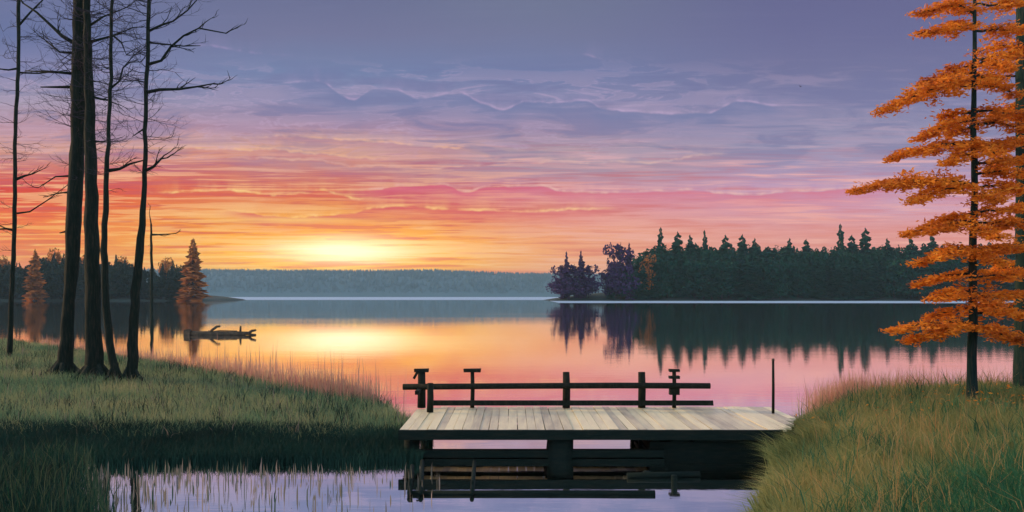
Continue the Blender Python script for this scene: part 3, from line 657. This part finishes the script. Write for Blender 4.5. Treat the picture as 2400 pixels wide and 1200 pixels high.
def hI(x, y):   # island
    x = np.asarray(x, float); y = np.asarray(y, float)
    d = np.minimum(np.minimum((x-26)*.7, 620-x), np.minimum(y-(592+2*np.sin(x*.09)), 720-y)); return np.where(d > 0, 12*(1-np.exp(-d/45)), d*.5)
def hS(x, y):   # left shore
    x = np.asarray(x, float); y = np.asarray(y, float)
    d = np.minimum(-226-x+2*np.sin(y*.1), np.minimum(y-(592+2*np.sin(x*.07)), 740-y)); return np.where(d > 0, 9*(1-np.exp(-d/45)), d*.5)
field('island_ground', 20, 628, 584, 728, 6, hI, M['land'])
field('far_left_shore_ground', -700, -218, 584, 748, 6, hS, M['land'])
g = 'conifers packed on the forested shore at right'
def prof(px): return float(np.interp(px, [1420, 1445, 1490, 1520, 1545, 1700, 2000, 2450], [640, 615, 608, 590, 578, 580, 584, 574]))
for row, (D, sp, off) in enumerate(((600, 20, 26), (615, 19, 8), (636, 20, -2), (660, 22, -5))):
    px = 1432+row*7
    while px < 2470:
        x = (px-1200)*D/F; me = random.choice(CM[:3]) if row < 2 else random.choice(CM[:3]+CM[:2])
        tp = prof(px)+off+random.uniform(-4, 5)-(8 if me is CM[2] else 0)
        far_tree(me, px, D+random.uniform(-4, 4), tp, float(hI(x, D))-.3,
                 ('dark green conifer at the waterline of the forested right shore', 'dark green conifer in the middle of the forest mass at right', 'dark conifer crown forming the even skyline of the right forest', 'dark conifer crown forming the even skyline of the right forest')[row], g, random.uniform(.85, 1.25))
        px += sp*random.uniform(.8, 1.2)
for px, tp, lb in ((1548, 536, 'tallest spire at the left end of the forest skyline'), (1588, 545, 'blunt dark conifer just right of the leftmost tall spire'), (1618, 552, 'short conifer tip third from the left on the forest skyline'), (1652, 543, 'sharp conifer tip fourth from the left on the forest skyline'),
                   (1700, 552, 'broad conifer tip above the left middle of the forest'), (1740, 551, 'rounded conifer tip above the middle of the forest'), (1768, 560, 'low conifer tip just right of the rounded middle one'), (1850, 560, 'broad low conifer tip above the forest centre'), (1890, 562, 'low conifer tip left of the thin tall spire'),
                   (1970, 528, 'thin spire rising highest in the right half of the forest'), (1997, 552, 'small conifer tip just right of the highest thin spire'), (2028, 536, 'tall pointed conifer second right of the highest thin spire'), (2080, 560, 'conifer tip left of the orange boughs'), (2135, 558, 'conifer tip half behind the lowest left orange boughs'), (2185, 552, 'conifer tip behind the orange boughs')):
    D = 628; far_tree(CM[3] if px in (1970, 1652, 1548) else CM[0], px, D, tp, float(hI((px-1200)*D/F, D))-.3, lb, g, .95)
g2 = 'purple trees at the left tip of the forested shore'
for px, tp, me, wd, lb in ((1316, 618, CP[0], 1.25, 'leftmost low purple tree on the island tip'), (1328, 592, CP[1], .8, 'left purple spire of the small clump on the island tip'), (1346, 614, CP[0], 1.5, 'round purple tree between two purple spires'), (1362, 590, CP[1], .85, 'right purple spire of the small clump on the island tip'),
                           (1380, 616, CP[0], 1.2, 'purple grey tree at the right end of the small clump'), (1443, 606, CP[0], .95, 'purple tree just right of the gap in the trees'), (1455, 561, CP[0], 1.0, 'tall purple headed tree right of the gap in the trees'), (1474, 572, CP[1], .7, 'purple brown tree leaning on the forest edge behind the tall purple one')):
    D = 598; far_tree(me, px, D, tp, float(hI((px-1200)*D/F, D))-.3, lb, g2, wd, 'broadleaf_tree' if me in (CP[0], CP[2]) else 'conifer')
far_tree(CO[1], 1520, 604, 588, 2, 'small tree with an orange tip at the left slope of the forest', g, .8)
g3 = 'trees of the far left shore'
for row, (D, sp, off) in enumerate(((600, 17, 18), (618, 18, 4), (640, 22, -4))):
    px = -60+row*6
    while px < 446-(8 if row else 0):
        x = (px-1200)*D/F; tp = float(np.interp(px, [0, 60, 130, 160, 280, 330, 430], [612, 618, 592, 598, 600, 626, 618]))+off+random.uniform(-4, 8)
        me = random.choice(CL)
        far_tree(me, px, D+random.uniform(-4, 4), tp, float(hS(x, D))-.3, ('dark tree at the waterline of the far left shore', 'dark tree in the body of the far left forest', 'dark crown along the skyline of the far left forest')[row], g3, random.uniform(.9, 1.3), 'broadleaf_tree' if me is CL[2] else 'conifer')
        px += sp*random.uniform(.8, 1.2)
far_tree(CO[0], 452, 575, 562, 0, 'tall rust orange conifer at the end of the far left shore', None, 1.3)
far_tree(CO[0], 82, 578, 586, 0, 'orange conifer between the left edge tree and the thick trunks', None, 1.15)

for px, tp, lb, wd in ((8, 592, 'orange brown treetop at the left picture edge above the dark far shore', .8), (128, 574, 'orange treetop left of the thick trunks above the dark far shore', .7), (206, 580, 'orange treetop seen between the two thick trunks', .7),
                   (286, 594, 'orange brown treetop right of the thick trunks on the far shore', .8), (388, 596, 'low orange treetop right of the dead sapling on the far shore', .8)):
    far_tree(CO[1], px, 650, tp, 7, lb, None, wd, 'broadleaf_tree')
# ------------------------------------------------------------------ distant hills with their forest
def hH(x, y):
    x = np.asarray(x, float); y = np.asarray(y, float)
    crest = interp(x, [-5000, -300, 0, 600, 5000], [101, 98, 84, 80, 95])+3*vnoise(x, y, .004, 2)
    d = np.minimum(y-2960, 4400-y); return np.where(d > 0, crest*(1-np.exp(-d/110)), d*.2)
field('far_hills', -4800, 4800, 2930, 4420, 60, hH, M['far_hill'])
n = 9000; x = rng.uniform(-2400, 1900, n); y = 2975+rng.random(n)**1.2*520; z = hH(x, y)
hh = rng.uniform(9, 17, n); ww = rng.uniform(3, 6.5, n); v = []; f = []
for i in range(n):
    b_ = len(v)
    for k in range(5):
        a = k*1.2566+i; v.append((x[i]+math.cos(a)*ww[i], y[i]+math.sin(a)*ww[i], z[i]-1))
    v.append((x[i], y[i], z[i]+hh[i])); f += [(b_+k, b_+(k+1) % 5, b_+5) for k in range(5)]
o = mesh_obj('far_forest', v, f, M['far_hill']); tag(o, 'blue grey forest covering the distant low hills across the lake', 'forest', kind='stuff')

# ------------------------------------------------------------------ bird
b = P(1876, 203, 170); bt = thing('bird', 'tiny dark bird in the open purple sky at upper right', 'bird', b, .5)
v = [(0, .22, 0), (.05, 0, .05), (-.05, 0, .05), (0, 0, -.06), (0, -.28, .02), (.38, .02, .2), (.3, -.08, .17), (-.38, .02, .2), (-.3, -.08, .17), (.05, -.1, .03), (-.05, -.1, .03)]
mesh_obj('body', [tuple(k*1.3 for k in q) for q in v[:5]], [(0, 2, 1), (0, 1, 3), (0, 3, 2), (4, 1, 2), (4, 3, 1), (4, 2, 3)], M['bird'], bt)
for a in ((1, 5, 6, 9), (2, 10, 8, 7)): mesh_obj('wing', [tuple(k*1.3 for k in v[i]) for i in a], [(0, 1, 2, 3)], M['bird'], bt)

# ------------------------------------------------------------------ air
HAZE = True
if HAZE:
    m = bpy.data.materials.new('lake_haze'); m.use_nodes = True; nt = m.node_tree
    for n_ in list(nt.nodes): nt.nodes.remove(n_)
    pv = nt.nodes.new('ShaderNodeVolumePrincipled'); pv.inputs['Color'].default_value = (.55, .9, 1, 1); pv.inputs['Density'].default_value = .00008; pv.inputs['Anisotropy'].default_value = 0
    oo = nt.nodes.new('ShaderNodeOutputMaterial'); nt.links.new(pv.outputs[0], oo.inputs['Volume'])
    mb = MB(); mb.box((0, 1930, 63), (10000, 5060, 134)); h_ = mb.build('haze', m); h_['kind'] = 'stuff'; h_['label'] = 'pale air haze over the lake'; h_['category'] = 'haze'
